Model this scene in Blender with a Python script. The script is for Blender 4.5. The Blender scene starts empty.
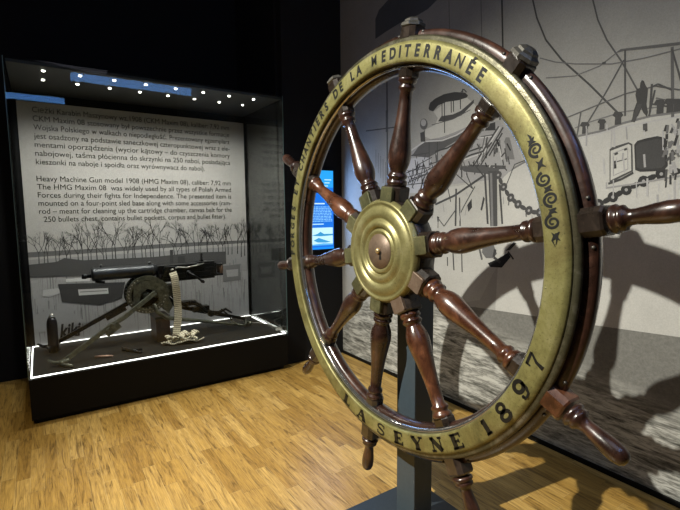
import bpy, math, random
from mathutils import Vector, Matrix
from math import sin, cos, pi, radians
random.seed(7)
S = bpy.context.scene
COL = S.collection

# ------------------------------------------------------------------ camera
F_PX, YAW, PITCH, ROLL, EYE = 450.0, 33.6, 5.75, -0.55, 1.5
_y, _p, _r = radians(YAW), radians(PITCH), radians(ROLL)
FW = Vector((sin(_y)*cos(_p), cos(_y)*cos(_p), -sin(_p)))
_rt = Vector((cos(_y), -sin(_y), 0)); _up = _rt.cross(FW)
RT = _rt*cos(_r) + _up*sin(_r); UP = -_rt*sin(_r) + _up*cos(_r)
O = Vector((0, 0, EYE))
cd = bpy.data.cameras.new('camera'); cam = bpy.data.objects.new('camera', cd); COL.objects.link(cam)
cd.sensor_width = 36; cd.lens = F_PX/680*36; cd.clip_start = .02; cd.clip_end = 100
cam.matrix_world = Matrix(((RT.x, UP.x, -FW.x, O.x), (RT.y, UP.y, -FW.y, O.y), (RT.z, UP.z, -FW.z, O.z), (0, 0, 0, 1)))
S.camera = cam

def ray(px, py): return FW + RT*((px-340)/F_PX) - UP*((py-255)/F_PX)
def hit(px, py, axis, d):
    r = ray(px, py); t = (d - O[axis])/r[axis]; return O + r*t

# ------------------------------------------------------------------ world, exposure, lights
w = bpy.data.worlds.new('world'); S.world = w; w.use_nodes = True
w.node_tree.nodes['Background'].inputs[0].default_value = (.02, .025, .035, 1)
w.node_tree.nodes['Background'].inputs[1].default_value = .35
vs = S.view_settings; vs.view_transform = 'Standard'; vs.look = 'None'; vs.gamma = 1; vs.use_curve_mapping = False
vs.exposure = 0.0

def lamp(name, kind, loc, target, energy, color, size=.1, cone=60, blend=.4, shape=None):
    d = bpy.data.lights.new(name, kind); o = bpy.data.objects.new(name, d); COL.objects.link(o)
    o.location = loc; d.energy = energy; d.color = color
    if kind == 'SPOT': d.spot_size = radians(cone); d.spot_blend = blend; d.shadow_soft_size = size
    elif kind == 'AREA':
        d.size = size
        if shape: d.shape = 'RECTANGLE'; d.size = shape[0]; d.size_y = shape[1]
    else: d.shadow_soft_size = size
    v = Vector(target) - Vector(loc); o.rotation_euler = v.to_track_quat('-Z', 'Y').to_euler()
    return o
lamp('spotlight_mural', 'SPOT', (-2.61, 1.94, 4.64), (2.4, 1.6, -.4), 2300, (1, .96, .85), .03, 54, 1.0)
lamp('spotlight_floor', 'SPOT', (-.9, .6, 4.7), (-.4, 2.4, 0), 330, (1, .80, .42), .08, 46, 1.0)
lamp('screen_glow', 'AREA', (2.30, 3.80, 1.5), (2.30, 0, 1.4), 7, (.28, .5, 1), 3, shape=(.3, .75))
lamp('ceiling_fill', 'AREA', (.2, -.6, 4.9), (1.2, 2.2, .6), 28, (.86, .84, 1), 3)

# ------------------------------------------------------------------ mesh helpers
class MB:
    def __init__(s): s.v = []; s.f = []; s.m = []; s.c = []; s.sm = []
    def add(s, vs, fs, mi=0, col=None, smooth=False):
        n = len(s.v); s.v += [tuple(x) for x in vs]
        for f in fs:
            s.f.append([n+i for i in f]); s.m.append(mi); s.c.append(col); s.sm.append(smooth)
        return s
    def box(s, a, b, mi=0, col=None, bev=0):
        x0, y0, z0 = a; x1, y1, z1 = b
        return s.obox(Vector(((x0+x1)/2, (y0+y1)/2, (z0+z1)/2)), Vector((1, 0, 0)), Vector((0, 1, 0)), (x1-x0)/2, (y1-y0)/2, (z1-z0)/2, mi, col)
    def obox(s, c, ax, ay, hx, hy, hz, mi=0, col=None, taper=1.0):
        ax = ax.normalized(); ay = (ay - ax*ay.dot(ax)).normalized(); az = ax.cross(ay)
        vs = []
        for sx in (-1, 1):
            k = taper if sx > 0 else 1
            for sy in (-1, 1):
                for sz in (-1, 1): vs.append(c + ax*hx*sx + ay*hy*sy*k + az*hz*sz*k)
        return s.add(vs, [(0, 1, 3, 2), (4, 6, 7, 5), (0, 4, 5, 1), (2, 3, 7, 6), (0, 2, 6, 4), (1, 5, 7, 3)], mi, col)
    def lathe(s, o, ax, prof, seg=24, mi=0, col=None, closed=False, smooth=True, ref=None, cap=True):
        o = Vector(o); ax = Vector(ax).normalized()
        ref = Vector(ref) if ref else (Vector((0, 0, 1)) if abs(ax.z) < .9 else Vector((1, 0, 0)))
        u = (ref - ax*ref.dot(ax)).normalized(); v = ax.cross(u)
        vs = []
        for t, r in prof:
            for k in range(seg):
                a = 2*pi*(k+.0)/seg; vs.append(o + ax*t + (u*cos(a)+v*sin(a))*r)
        fs = []; n = len(prof)
        for i in range(n if closed else n-1):
            j = (i+1) % n
            for k in range(seg):
                l = (k+1) % seg; fs.append((i*seg+k, i*seg+l, j*seg+l, j*seg+k))
        if cap and not closed:
            if prof[0][1] > 1e-5: fs.append(tuple(range(seg))[::-1])
            if prof[-1][1] > 1e-5: fs.append(tuple((n-1)*seg+k for k in range(seg)))
        return s.add(vs, fs, mi, col, smooth)
    def cyl(s, a, b, r, seg=16, mi=0, r2=None, col=None, smooth=True):
        a = Vector(a); b = Vector(b); L = (b-a).length
        return s.lathe(a, b-a, [(0, r), (L, r if r2 is None else r2)], seg, mi, col, smooth=smooth)
    def tube(s, pts, r, seg=8, mi=0, col=None, flat=1.0):
        pts = [Vector(p) for p in pts]; n = len(pts); vs = []; fs = []
        rr = r if isinstance(r, (list, tuple)) else [r]*n
        pu = None
        for i, p in enumerate(pts):
            d = (pts[min(i+1, n-1)] - pts[max(i-1, 0)]).normalized()
            if pu is None:
                ref = Vector((0, 0, 1)) if abs(d.z) < .9 else Vector((0, 1, 0))
                pu = ref
            u = (pu - d*pu.dot(d)).normalized(); v = d.cross(u); pu = u
            for k in range(seg):
                a = 2*pi*k/seg; vs.append(p + (u*cos(a)+v*sin(a)*flat)*rr[i])
        for i in range(n-1):
            for k in range(seg):
                l = (k+1) % seg; fs.append((i*seg+k, i*seg+l, (i+1)*seg+l, (i+1)*seg+k))
        fs.append(tuple(range(seg))[::-1]); fs.append(tuple((n-1)*seg+k for k in range(seg)))
        return s.add(vs, fs, mi, col, True)
    def poly(s, pts, mi=0, col=None): return s.add(pts, [tuple(range(len(pts)))], mi, col)
    def build(s, name, mats, parent=None, bevel=0, kind=None, label=None, cat=None, group=None, origin=None, shade=True):
        me = bpy.data.meshes.new(name)
        off = Vector(origin) if origin is not None else Vector((0, 0, 0))
        pw = Vector((0, 0, 0)); q = parent
        while q is not None: pw = pw + q.location; q = q.parent
        if parent is not None and origin is None: off = pw.copy()
        me.from_pydata([tuple(Vector(v)-off) for v in s.v], [], s.f)
        for m in (mats if isinstance(mats, (list, tuple)) else [mats]): me.materials.append(m)
        for p, mi, sm in zip(me.polygons, s.m, s.sm): p.material_index = mi; p.use_smooth = sm
        if any(c is not None for c in s.c):
            at = me.color_attributes.new('ink', 'FLOAT_COLOR', 'CORNER'); i = 0
            for p, c in zip(me.polygons, s.c):
                cc = (c if isinstance(c, tuple) else (c, c, c)) if c is not None else (1, 1, 1)
                for li in p.loop_indices: at.data[li].color = (*cc, 1)
        me.update()
        o = bpy.data.objects.new(name, me); COL.objects.link(o)
        if parent is not None: o.parent = parent; o.location = off - pw
        else: o.location = off
        if bevel:
            b = o.modifiers.new('bevel', 'BEVEL'); b.width = bevel; b.segments = 2; b.limit_method = 'ANGLE'; b.angle_limit = radians(35)
        tag(o, label, cat, group, kind)
        return o
def tag(o, label=None, cat=None, group=None, kind=None):
    if label: o['label'] = label
    if cat: o['category'] = cat
    if group: o['group'] = group
    if kind: o['kind'] = kind
    return o
def thing(name, loc, label, cat, group=None):
    o = bpy.data.objects.new(name, None); COL.objects.link(o); o.location = loc; o.empty_display_size = .05
    return tag(o, label, cat, group)
def copy_tree(o, parent=None):
    c = o.copy(); COL.objects.link(c)
    if parent is not None: c.parent = parent
    for ch in list(o.children): copy_tree(ch, c)
    return c
_tc = {}
def glyphs(body, size=1.0, offset=0.0, shear=0.0, res=4):
    key = (body, size, offset, shear)
    if key in _tc: return _tc[key]
    cu = bpy.data.curves.new('t', 'FONT'); cu.body = body; cu.size = size; cu.offset = offset; cu.shear = shear; cu.resolution_u = res
    cu.fill_mode = 'FRONT'
    o = bpy.data.objects.new('t', cu); COL.objects.link(o)
    dg = bpy.context.evaluated_depsgraph_get(); dg.update()
    me = o.evaluated_get(dg).to_mesh()
    r = ([tuple(v.co) for v in me.vertices], [tuple(p.vertices) for p in me.polygons])
    o.evaluated_get(dg).to_mesh_clear()
    bpy.data.objects.remove(o); bpy.data.curves.remove(cu)
    _tc[key] = r; return r

# ------------------------------------------------------------------ material helpers
class NT:
    def __init__(s, name):
        s.mat = bpy.data.materials.new(name); s.mat.use_nodes = True; s.t = s.mat.node_tree; s.n = s.t.nodes; s.l = s.t.links
        s.b = s.n['Principled BSDF']; s.out = s.n['Material Output']
    def node(s, kind, **kw):
        x = s.n.new(kind)
        for k, v in kw.items():
            if k.startswith('i_'): x.inputs[k[2:].replace('_', ' ')].default_value = v
            else: setattr(x, k, v)
        return x
    def link(s, a, b): s.l.new(a, b)
    def coord(s, scale=(1, 1, 1), kind='Object', rot=(0, 0, 0)):
        tc = s.node('ShaderNodeTexCoord'); mp = s.node('ShaderNodeMapping')
        mp.inputs['Scale'].default_value = scale; mp.inputs['Rotation'].default_value = rot
        s.link(tc.outputs[kind], mp.inputs[0]); return mp.outputs[0]
    def noise(s, vec, scale, detail=4, rough=.6, dist=0):
        x = s.node('ShaderNodeTexNoise'); x.inputs['Scale'].default_value = scale; x.inputs['Detail'].default_value = detail
        x.inputs['Roughness'].default_value = rough; x.inputs['Distortion'].default_value = dist; s.link(vec, x.inputs['Vector']); return x.outputs['Fac']
    def ramp(s, fac, stops, interp='LINEAR'):
        x = s.node('ShaderNodeValToRGB'); x.color_ramp.interpolation = interp; e = x.color_ramp.elements
        e[0].position, e[0].color = stops[0][0], (*stops[0][1], 1); e[1].position, e[1].color = stops[-1][0], (*stops[-1][1], 1)
        for p, c in stops[1:-1]:
            q = e.new(p); q.color = (*c, 1)
        s.link(fac, x.inputs[0]); return x.outputs[0]
    def math(s, op, a, b=None, c=None):
        x = s.node('ShaderNodeMath', operation=op)
        for i, v in enumerate((a, b, c)):
            if v is None: continue
            if isinstance(v, (int, float)): x.inputs[i].default_value = v
            else: s.link(v, x.inputs[i])
        return x.outputs[0]
    def mix(s, fac, a, b, mode='MIX'):
        x = s.node('ShaderNodeMix', data_type='RGBA', blend_type=mode)
        for i, v in ((0, fac), (6, a), (7, b)):
            if isinstance(v, (int, float)): x.inputs[i].default_value = v
            elif isinstance(v, tuple): x.inputs[i].default_value = (*v, 1)
            else: s.link(v, x.inputs[i])
        return x.outputs[2]
    def bump(s, h, strength=.2, dist=.01):
        x = s.node('ShaderNodeBump'); x.inputs['Strength'].default_value = strength; x.inputs['Distance'].default_value = dist
        s.link(h, x.inputs['Height']); s.link(x.outputs[0], s.b.inputs['Normal'])
    def set(s, **kw):
        for k, v in kw.items():
            i = s.b.inputs[k.replace('_', ' ')]
            if isinstance(v, (int, float)): i.default_value = v
            elif isinstance(v, tuple): i.default_value = (*v, 1) if len(v) == 3 else v
            else: s.link(v, i)
        return s
def plain(name, col, rough=.5, metal=0, var=.25, scale=30, coat=0, bump=0):
    m = NT(name); v = m.coord(); n = m.noise(v, scale, 5)
    a = tuple(c*(1-var) for c in col); b = tuple(min(1, c*(1+var)) for c in col)
    m.set(Base_Color=m.ramp(n, [(.3, a), (.7, b)]), Roughness=rough, Metallic=metal)
    if coat: m.set(Coat_Weight=coat, Coat_Roughness=.15)
    if bump: m.bump(n, bump, .003)
    return m.mat
def emit(name, col, strength):
    m = NT(name); m.set(Base_Color=(0, 0, 0), Emission_Color=col, Emission_Strength=strength, Roughness=.4); return m.mat

def wood_mat(name, dark, mid, light, rough=.3):
    m = NT(name); v = m.coord((1, 1, 1))
    n1 = m.noise(v, 9, 6, .65, .5); n2 = m.noise(m.coord((60, 9, 9)), 2.5, 5, .7, 1.5)
    base = m.ramp(n1, [(.3, dark), (.52, mid), (.72, light)])
    g = m.ramp(n2, [(.35, (.55, .5, .5)), (.65, (1.15, 1.1, 1.1))])
    c = m.mix(1.0, base, g, 'MULTIPLY')
    wear = m.ramp(m.noise(v, 70, 6, .75), [(.66, (0, 0, 0)), (.74, (1, 1, 1))])
    c = m.mix(m.math('MULTIPLY', wear, .3), c, (.34, .24, .17))
    m.set(Base_Color=c, Roughness=m.ramp(n1, [(.3, (rough-.1,)*3), (.7, (rough+.12,)*3)]), Coat_Weight=.7, Coat_Roughness=.18)
    m.bump(m.noise(v, 90, 5), .12, .003)
    return m.mat
M = {}
M['wood'] = wood_mat('mahogany', (.013, .007, .005), (.036, .016, .010), (.085, .035, .019))
M['wood_red'] = wood_mat('red_mahogany', (.032, .012, .007), (.085, .032, .014), (.18, .070, .030))
M['wood_dark'] = wood_mat('dark_hardwood', (.010, .008, .006), (.024, .017, .012), (.055, .038, .026))
def brass_mat(name, a, b, c, metal, rough, bump=.15):
    m = NT(name); v = m.coord()
    n1 = m.noise(v, 7, 7, .7, .4); n2 = m.noise(v, 130, 5, .7)
    base = m.ramp(n1, [(.3, a), (.5, b), (.7, c)])
    pit = m.ramp(n2, [(.3, (.35, .33, .3)), (.45, (1, 1, 1))])
    base = m.mix(m.ramp(m.noise(v, 3.2, 6, .7, .6), [(.50, (0, 0, 0)), (.66, (.6, .6, .6))]), base, tuple(x*y for x, y in zip(a, (1.1, .85, .7))))
    m.set(Base_Color=m.mix(.8, base, pit, 'MULTIPLY'), Metallic=metal, Roughness=m.ramp(n1, [(.3, (rough+.1,)*3), (.7, (rough-.05,)*3)]))
    m.bump(n2, bump, .003); return m.mat
M['brass'] = brass_mat('patinated_brass', (.11, .10, .035), (.235, .22, .08), (.35, .33, .155), .45, .45)
M['brass_hub'] = brass_mat('hub_brass', (.15, .135, .05), (.25, .23, .095), (.36, .33, .17), .5, .36, .1)
M['bronze_and_lit_brass'] = brass_mat('copper_and_lit_brass', (.10, .07, .05), (.17, .12, .085), (.24, .18, .13), .4, .45)
M['green_brass'] = brass_mat('tarnished_brass', (.06, .062, .03), (.12, .12, .058), (.25, .235, .12), .5, .4)
M['steel'] = brass_mat('worn_steel', (.05, .048, .042), (.12, .115, .10), (.3, .29, .27), .6, .36, .3)
M['polished'] = plain('polished_metal', (.45, .44, .42), .1, .9, .2, 40)
M['felloe'] = brass_mat('dark_tarnished_felloe', (.035, .033, .018), (.09, .085, .05), (.28, .26, .2), .6, .33, .3)
M['black_paint'] = plain('black_lettering_paint', (.003, .0035, .003), .5)
M['post'] = plain('grey_powder_coat', (.042, .060, .074), .42, 0, .08, 60)
M['plate'] = plain('dark_blue_grey_steel', (.025, .034, .042), .45, .2, .1, 60)
_m = NT('black_laminate'); _m.set(Base_Color=(.004, .004, .004), Roughness=.55, Specular_IOR_Level=.15); M['case_black'] = _m.mat
_m = NT('case_deck'); _m.set(Base_Color=(.014, .014, .013), Roughness=.5, Specular_IOR_Level=.2); M['case_deck'] = _m.mat
M['case_top'] = plain('case_ceiling', (.022, .024, .023), .6, 0, .1, 20)
M['wall_black'] = plain('black_wall_paint', (.0025, .0025, .003), .95, 0, .2, 5)
M['mural_edge'] = plain('mural_board', (.3, .3, .29), .7)
M['led'] = emit('led_strip', (1, .98, .93), 4)
M['led_dot'] = emit('led_downlight', (1, .96, .85), 14)
M['blue_light'] = emit('blue_light_panel', (.16, .42, 1), 11)
M['gun'] = plain('gunmetal', (.016, .017, .018), .3, .7, .3, 25)
M['jacket'] = plain('jacket_steel', (.045, .048, .052), .36, .7, .2, 12)
M['gun_worn'] = plain('worn_green_steel', (.10, .105, .08), .4, .5, .45, 40)
M['gun_bright'] = plain('bright_steel', (.35, .34, .31), .35, .7, .25, 40)
M['canvas'] = plain('belt_canvas', (.66, .61, .46), .85, 0, .25, 90)
M['canvas_dark'] = plain('belt_stitching', (.16, .13, .085), .85, 0, .25, 90)
M['box_brown'] = plain('brown_chest_wood', (.10, .055, .03), .55, 0, .4, 25)
M['box_dark'] = plain('dark_chest', (.02, .018, .015), .5)
M['shell'] = plain('shell_black', (.008, .009, .014), .3, .4, .2)
M['gold'] = plain('cartridge_brass', (.5, .38, .2), .35, .7, .2)
M['pink'] = plain('copper_rod', (.42, .27, .2), .5, .3, .3)

def glass_mat():
    m = NT('case_glass'); tr = m.node('ShaderNodeBsdfTransparent'); tr.inputs[0].default_value = (.93, .95, .94, 1)
    gl = m.node('ShaderNodeBsdfGlossy'); gl.inputs['Roughness'].default_value = 0.0
    fr = m.node('ShaderNodeFresnel'); fr.inputs[0].default_value = 1.5
    mx = m.node('ShaderNodeMixShader'); m.link(m.math('MULTIPLY', fr.outputs[0], .36), mx.inputs[0])
    m.link(tr.outputs[0], mx.inputs[1]); m.link(gl.outputs[0], mx.inputs[2]); m.link(mx.outputs[0], m.out.inputs[0])
    return m.mat
M['glass'] = glass_mat()
M['glass_edge'] = plain('glass_edge', (.10, .17, .17), .15, 0, .1)

def ink_mat(name, grain, rough=.65, sc=160, lo=.86, hi=1.08):
    m = NT(name); a = m.node('ShaderNodeAttribute'); a.attribute_name = 'ink'; v = m.coord()
    n = m.noise(v, sc, 4, .7); n2 = m.noise(v, 3.5, 5, .6)
    c = m.mix(1.0, a.outputs['Color'], m.ramp(n, [(.3, (lo,)*3), (.7, (hi,)*3)]), 'MULTIPLY')
    c = m.mix(1.0, c, m.ramp(n2, [(.3, (1-grain,)*3), (.7, (1+grain*.5,)*3)]), 'MULTIPLY')
    m.set(Base_Color=c, Roughness=rough, Specular_IOR_Level=.12); return m.mat
M['ink'] = ink_mat('mural_print', .10)
M['panel_ink'] = ink_mat('panel_print', .05)
def sea_mat():
    m = NT('mural_sea_print'); v = m.coord()
    tc = m.node('ShaderNodeTexCoord'); sp = m.node('ShaderNodeSeparateXYZ'); m.link(tc.outputs['Object'], sp.inputs[0])
    st = m.noise(m.coord((1, 2.2, 14), rot=(radians(-7), 0, 0)), 1.6, 6, .66, .8)
    fine = m.noise(m.coord((1, 7, 45), rot=(radians(-7), 0, 0)), 2, 5, .7, .6)
    waves = m.ramp(m.math('ADD', m.math('MULTIPLY', st, .6), m.math('MULTIPLY', fine, .4)), [(.38, (.06, .06, .052)), (.47, (.21, .21, .19)), (.57, (.48, .48, .44))])
    flat = m.ramp(m.noise(v, 60, 6, .8), [(.3, (.12, .12, .11)), (.7, (.20, .20, .185))])
    # towards the far end of the picture the water starts right at the hull line, nearer it starts lower
    lim = m.math('MULTIPLY_ADD', sp.outputs[1], .16, .30)
    f = m.node('ShaderNodeMapRange'); m.link(m.math('SUBTRACT', lim, sp.outputs[2]), f.inputs[0]); f.inputs[1].default_value = -.1; f.inputs[2].default_value = .1
    m.set(Base_Color=m.mix(f.outputs[0], flat, waves), Roughness=.65, Specular_IOR_Level=.12); return m.mat
M['sea'] = sea_mat()

def floor_mat():
    m = NT('oak_parquet'); tc = m.node('ShaderNodeTexCoord'); sp = m.node('ShaderNodeSeparateXYZ'); m.link(tc.outputs['Object'], sp.inputs[0])
    X, Y = sp.outputs[0], sp.outputs[1]
    W, L = .068, .52
    xr = m.math('DIVIDE', X, W); row = m.math('FLOOR', xr)
    wn = m.node('ShaderNodeTexWhiteNoise', noise_dimensions='1D'); m.link(row, wn.inputs['W'])
    yr = m.math('ADD', m.math('DIVIDE', Y, L), m.math('MULTIPLY', wn.outputs['Value'], 7.3)); colm = m.math('FLOOR', yr)
    cb = m.node('ShaderNodeCombineXYZ'); m.link(row, cb.inputs[0]); m.link(colm, cb.inputs[1])
    w2 = m.node('ShaderNodeTexWhiteNoise', noise_dimensions='3D'); m.link(cb.outputs[0], w2.inputs['Vector'])
    idv = w2.outputs['Value']
    off = m.node('ShaderNodeVectorMath', operation='MULTIPLY_ADD'); m.link(w2.outputs['Color'], off.inputs[0]); off.inputs[1].default_value = (9, 9, 9)
    mp = m.coord((34, 3.2, 1)); m.link(mp, off.inputs[2])
    n = m.noise(off.outputs[0], .9, 7, .68, 1.6)
    n2 = m.noise(m.coord((170, 6, 1)), 1.2, 4, .7, .3)
    base = m.ramp(idv, [(0, (.30, .175, .042)), (.35, (.36, .22, .057)), (.7, (.40, .25, .07)), (1, (.46, .30, .095))])
    gr = m.ramp(n, [(.34, (.42, .38, .32)), (.46, (.92, .9, .86)), (.6, (1.18, 1.18, 1.15))])
    c = m.mix(1, base, gr, 'MULTIPLY'); c = m.mix(.6, c, m.ramp(n2, [(.34, (.5, .46, .4)), (.56, (1.15, 1.15, 1.12))]), 'MULTIPLY')
    fx = m.math('FRACT', xr); fy = m.math('FRACT', yr)
    ex = m.math('LESS_THAN', m.math('MINIMUM', fx, m.math('SUBTRACT', 1, fx)), .022)
    ey = m.math('LESS_THAN', m.math('MINIMUM', fy, m.math('SUBTRACT', 1, fy)), .0035)
    e = m.math('MAXIMUM', ex, ey)
    c = m.mix(m.math('MULTIPLY', m.math('ADD', m.math('MULTIPLY', ey, .0), e), m.math('MULTIPLY_ADD', idv, .5, .15)), c, m.mix(m.math('GREATER_THAN', idv, .5), (.12, .065, .02), (.55, .40, .17)))
    m.set(Base_Color=c, Roughness=m.ramp(n, [(.3, (.42,)*3), (.7, (.3,)*3)]), Specular_IOR_Level=.4)
    m.bump(m.math('SUBTRACT', n2, m.math('MULTIPLY', e, 1.5)), .12, .002)
    return m.mat
M['floor'] = floor_mat()

# ------------------------------------------------------------------ room shell
XM = 2.578          # mural face
YW = 3.84           # black wall beside the case
MB().box((-4.2, -2.7, -.06), (XM+.3, 6.2, 0)).build('floor', M['floor'], kind='structure')
MB().box((-4.2, -2.7, 5.2), (XM+.3, 6.2, 5.3)).build('ceiling', M['wall_black'], kind='structure')
MB().box((-4.3, -2.7, 0), (-4.2, 6.2, 5.2)).build('wall_left', M['wall_black'], kind='structure')
MB().box((-4.2, -2.8, 0), (XM+.3, -2.7, 5.2)).build('wall_front', M['wall_black'], kind='structure')
MB().box((-4.2, 4.90, 0), (2.03, 5.0, 5.2)).build('wall_back', M['wall_black'], kind='structure')
MB().box((1.93, YW, 0), (XM+.3, YW+.1, 5.2)).build('wall_niche', M['wall_black'], kind='structure')
MB().box((1.91, YW+.1, 0), (1.93+.1, 4.9, 5.2)).build('wall_alcove', M['wall_black'], kind='structure')
MB().box((XM+.04, -2.7, 0), (XM+.14, YW, 5.2)).build('wall_right', M['wall_black'], kind='structure')
MB().box((XM-.012, -2.7, 0), (XM+.04, YW-.002, .028)).build('baseboard_right', M['case_black'], kind='structure')

# ------------------------------------------------------------------ mural on the right wall
mu = MB()
_lay = [0]
def mp(px, py): p = hit(px, py, 0, XM); return (p.y, p.z)
def mpoly(yz, col, mi=0):
    _lay[0] += 1; col = col*.8 if (isinstance(col, float) and col < .25) else col; x = XM - .0004 - _lay[0]*.000004
    mu.poly([(x, y, z) for y, z in yz], mi, col)
def P_(pts, col, mi=0): mpoly([mp(*p) for p in pts], col, mi)
def line_yz(yz, wd, col):
    for (a, b) in zip(yz[:-1], yz[1:]):
        dy, dz = b[0]-a[0], b[1]-a[1]; L = math.hypot(dy, dz) or 1e-6; nx, nz = -dz/L*wd/2, dy/L*wd/2
        mpoly([(a[0]+nx, a[1]+nz), (a[0]-nx, a[1]-nz), (b[0]-nx, b[1]-nz), (b[0]+nx, b[1]+nz)], col)
def L_(pts, wd, col=.03): line_yz([mp(*p) for p in pts], wd, col)
YE, Z0, Z1 = YW-.003, .028, 4.3
mu.box((XM, -2.6, Z0), (XM+.038, YE, Z1), 0, (.345, .345, .325))
# sea and the grey lower band
sea = [(YE, .55), (2.13, .79), (1.29, .835), (.87, .862), (0, .93), (-2.6, 1.1), (-2.6, Z0), (YE, Z0)]
mpoly(sea, .3, 1)
SKY, HULL = .50, (.455, .455, .43)
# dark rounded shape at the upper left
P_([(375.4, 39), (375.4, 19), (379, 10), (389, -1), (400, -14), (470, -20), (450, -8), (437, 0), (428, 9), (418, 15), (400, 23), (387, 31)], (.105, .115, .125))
# big ship on the right: white hull under the deck line
P_([(499, 177), (523, 163), (560, 148), (579, 136), (606, 130), (622, 123.5), (651, 117), (680, 113)], HULL) if False else None
hull = [mp(499, 177), mp(523, 163), mp(579, 136), mp(606, 130), mp(622, 123.5), mp(651, 116), mp(680, 112)] + [(-.2, 2.0), (-2.6, 2.1), (-2.6, 1.1), (0, .93), (.87, .862), (1.29, .835), (1.95, .80), mp(500, 230)]
mpoly(hull, HULL)
line_yz(hull[:9], .012, .22)
L_([(523, 166), (579, 139), (622, 127), (680, 116)], .008, .42)
# second ship seen through the wheel
def A_(pts): return [(400+x/5.667, 80+y/5.667) for x, y in pts]
def B_(pts): return [(400+x/4.533, 160+y/4.533) for x, y in pts]
P_([(345, 300), (345, 262), (392, 250), (404, 200), (430, 190), (470, 184), (499, 176), (505, 250), (480, 300), (440, 306)], (.40, .40, .375))
P_(A_([(20, 440), (60, 400), (160, 340), (300, 300), (420, 230), (560, 230), (660, 340), (690, 450), (580, 560), (30, 620)]), .30)
P_(A_([(30, 450), (160, 430), (200, 500), (200, 640), (30, 640)]), (.42, .43, .46))
P_(A_([(140, 320), (145, 280), (200, 255), (215, 215), (190, 180), (260, 125), (380, 100), (425, 140), (440, 160), (420, 220), (380, 265), (300, 300), (230, 325), (175, 335)]), (.50, .50, .47))
P_(A_([(162, 160), (170, 130), (200, 105), (250, 80), (310, 68), (370, 72), (386, 88), (378, 100), (330, 115), (260, 125), (215, 145), (188, 178), (168, 172)]), .07)
P_(A_([(215, 235), (235, 205), (300, 195), (345, 175), (420, 110), (418, 130), (350, 200), (290, 225), (245, 235)]), .10)
P_(A_([(75, 420), (110, 370), (150, 340), (240, 335), (320, 305), (380, 270), (380, 310), (260, 380), (230, 400), (160, 440), (60, 430)]), .13)
L_(A_([(55, 405), (140, 348), (240, 342), (320, 312), (385, 272)]), .012, .5)
L_(A_([(180, 255), (300, 222), (400, 168)]), .006, .15)
for x, a, c in ((290, 110, 185), (303, 108, 180), (342, 100, 165), (252, 125, 300), (238, 130, 210), (165, 350, 510), (212, 350, 470), (138, 285, 350), (355, 50, 80)): L_(A_([(x, a), (x+1, c)]), .009, .09)
L_(A_([(345, 70), (362, 52), (378, 70)]), .008, .1)
P_(A_([(135+22*cos(t*pi/7), 250+32*sin(t*pi/7)) for t in range(14)]), .16); P_(A_([(133+15*cos(t*pi/7), 242+20*sin(t*pi/7)) for t in range(14)]), .40)
P_(A_([(115, 300), (140, 290), (145, 350), (118, 350)]), .09)
P_(A_([(500, 250), (540, 238), (542, 285), (480, 287)]), .06)
for q in ([(415, 490), (560, 262)], [(450, 495), (585, 268)], [(505, 430), (580, 300)], [(360, 445), (400, 425), (480, 402)], [(375, 410), (440, 388), (510, 372)], [(430, 335), (470, 322), (530, 312)], [(470, 290), (475, 250)], [(200, 405), (270, 385), (330, 350)]): L_(A_(q), .012, .08)
for q in ([(425, 492), (568, 268)], [(360, 452), (480, 410)], [(440, 330), (520, 318)]): L_(A_(q), .008, .48)
P_(A_([(595, 450), (598, 370), (590, 350), (600, 325), (620, 325), (628, 350), (640, 400), (650, 450)]), .20)
P_(A_([(340, 490), (420, 480), (600, 485), (600, 505), (340, 510)]), .10)
rnd = random.Random(3)
for k in range(46):                       # rails, ladders and gear on the lower decks
    x = rnd.uniform(404, 442); y = rnd.uniform(152, 182); L_([(x, y), (x+rnd.uniform(-6, 6), y+rnd.uniform(4, 16))], rnd.uniform(.005, .012), rnd.choice((.03, .06, .1)))
for k in range(16):
    x = rnd.uniform(404, 435); y = rnd.uniform(155, 195); L_([(x, y), (x+rnd.uniform(8, 22), y-rnd.uniform(2, 12))], rnd.uniform(.005, .009), rnd.choice((.04, .1)))
for k in range(40):
    x = rnd.uniform(462, 512); y = rnd.uniform(135, 168); L_([(x, y), (x+rnd.uniform(-5, 5), y+rnd.uniform(4, 14))], rnd.uniform(.006, .014), rnd.choice((.04, .08, .15, .4)))
P_(B_([(270, 28), (380, 30), (450, 38), (445, 70), (380, 62), (290, 52)]), .11)
P_(B_([(400, 50), (440, 50), (442, 300), (410, 300)]), .09); P_(B_([(408, 60), (418, 60), (424, 300), (414, 300)]), .22)
for q, w_ in (([(160, 202), (250, 160), (385, 68)], .016), ([(255, 130), (252, 300)], .016), ([(270, 170), (273, 300)], .012), ([(385, 60), (398, 290)], .016), ([(452, 110), (464, 290)], .014), ([(340, 120), (290, 210), (275, 240)], .008), ([(250, 60), (330, 130), (300, 60)], .008), ([(200, 40), (230, 190)], .008), ([(170, 260), (200, 300), (250, 230)], .008), ([(330, 10), (385, 80)], .01), ([(480, 120), (520, 20), (570, 0)], .006), ([(240, 410), (245, 500)], .012), ([(280, 410), (282, 508)], .010), ([(215, 440), (216, 480)], .01), ([(280, 20), (280, 80)], .012)): L_(B_(q), w_, .08)
P_(B_([(305, 205), (325, 175), (327, 215), (310, 235)]), .05); P_(B_([(365, 225), (378, 165), (385, 175), (372, 230)]), .07); P_(B_([(168, 255), (178, 258), (176, 280), (170, 280)]), .07)
P_(B_([(375, 385), (425, 385), (440, 425), (420, 445), (390, 445), (372, 420)]), .16)
P_(B_([(398, 468), (440, 450), (490, 420), (502, 440), (462, 488), (410, 485)]), .025)
P_(B_([(478, 412), (515, 372), (528, 378), (500, 408)]), .05); L_(B_([(432, 405), (425, 440), (455, 465)]), .02, .06); L_(B_([(490, 415), (515, 450)]), .012, .06)
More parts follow.
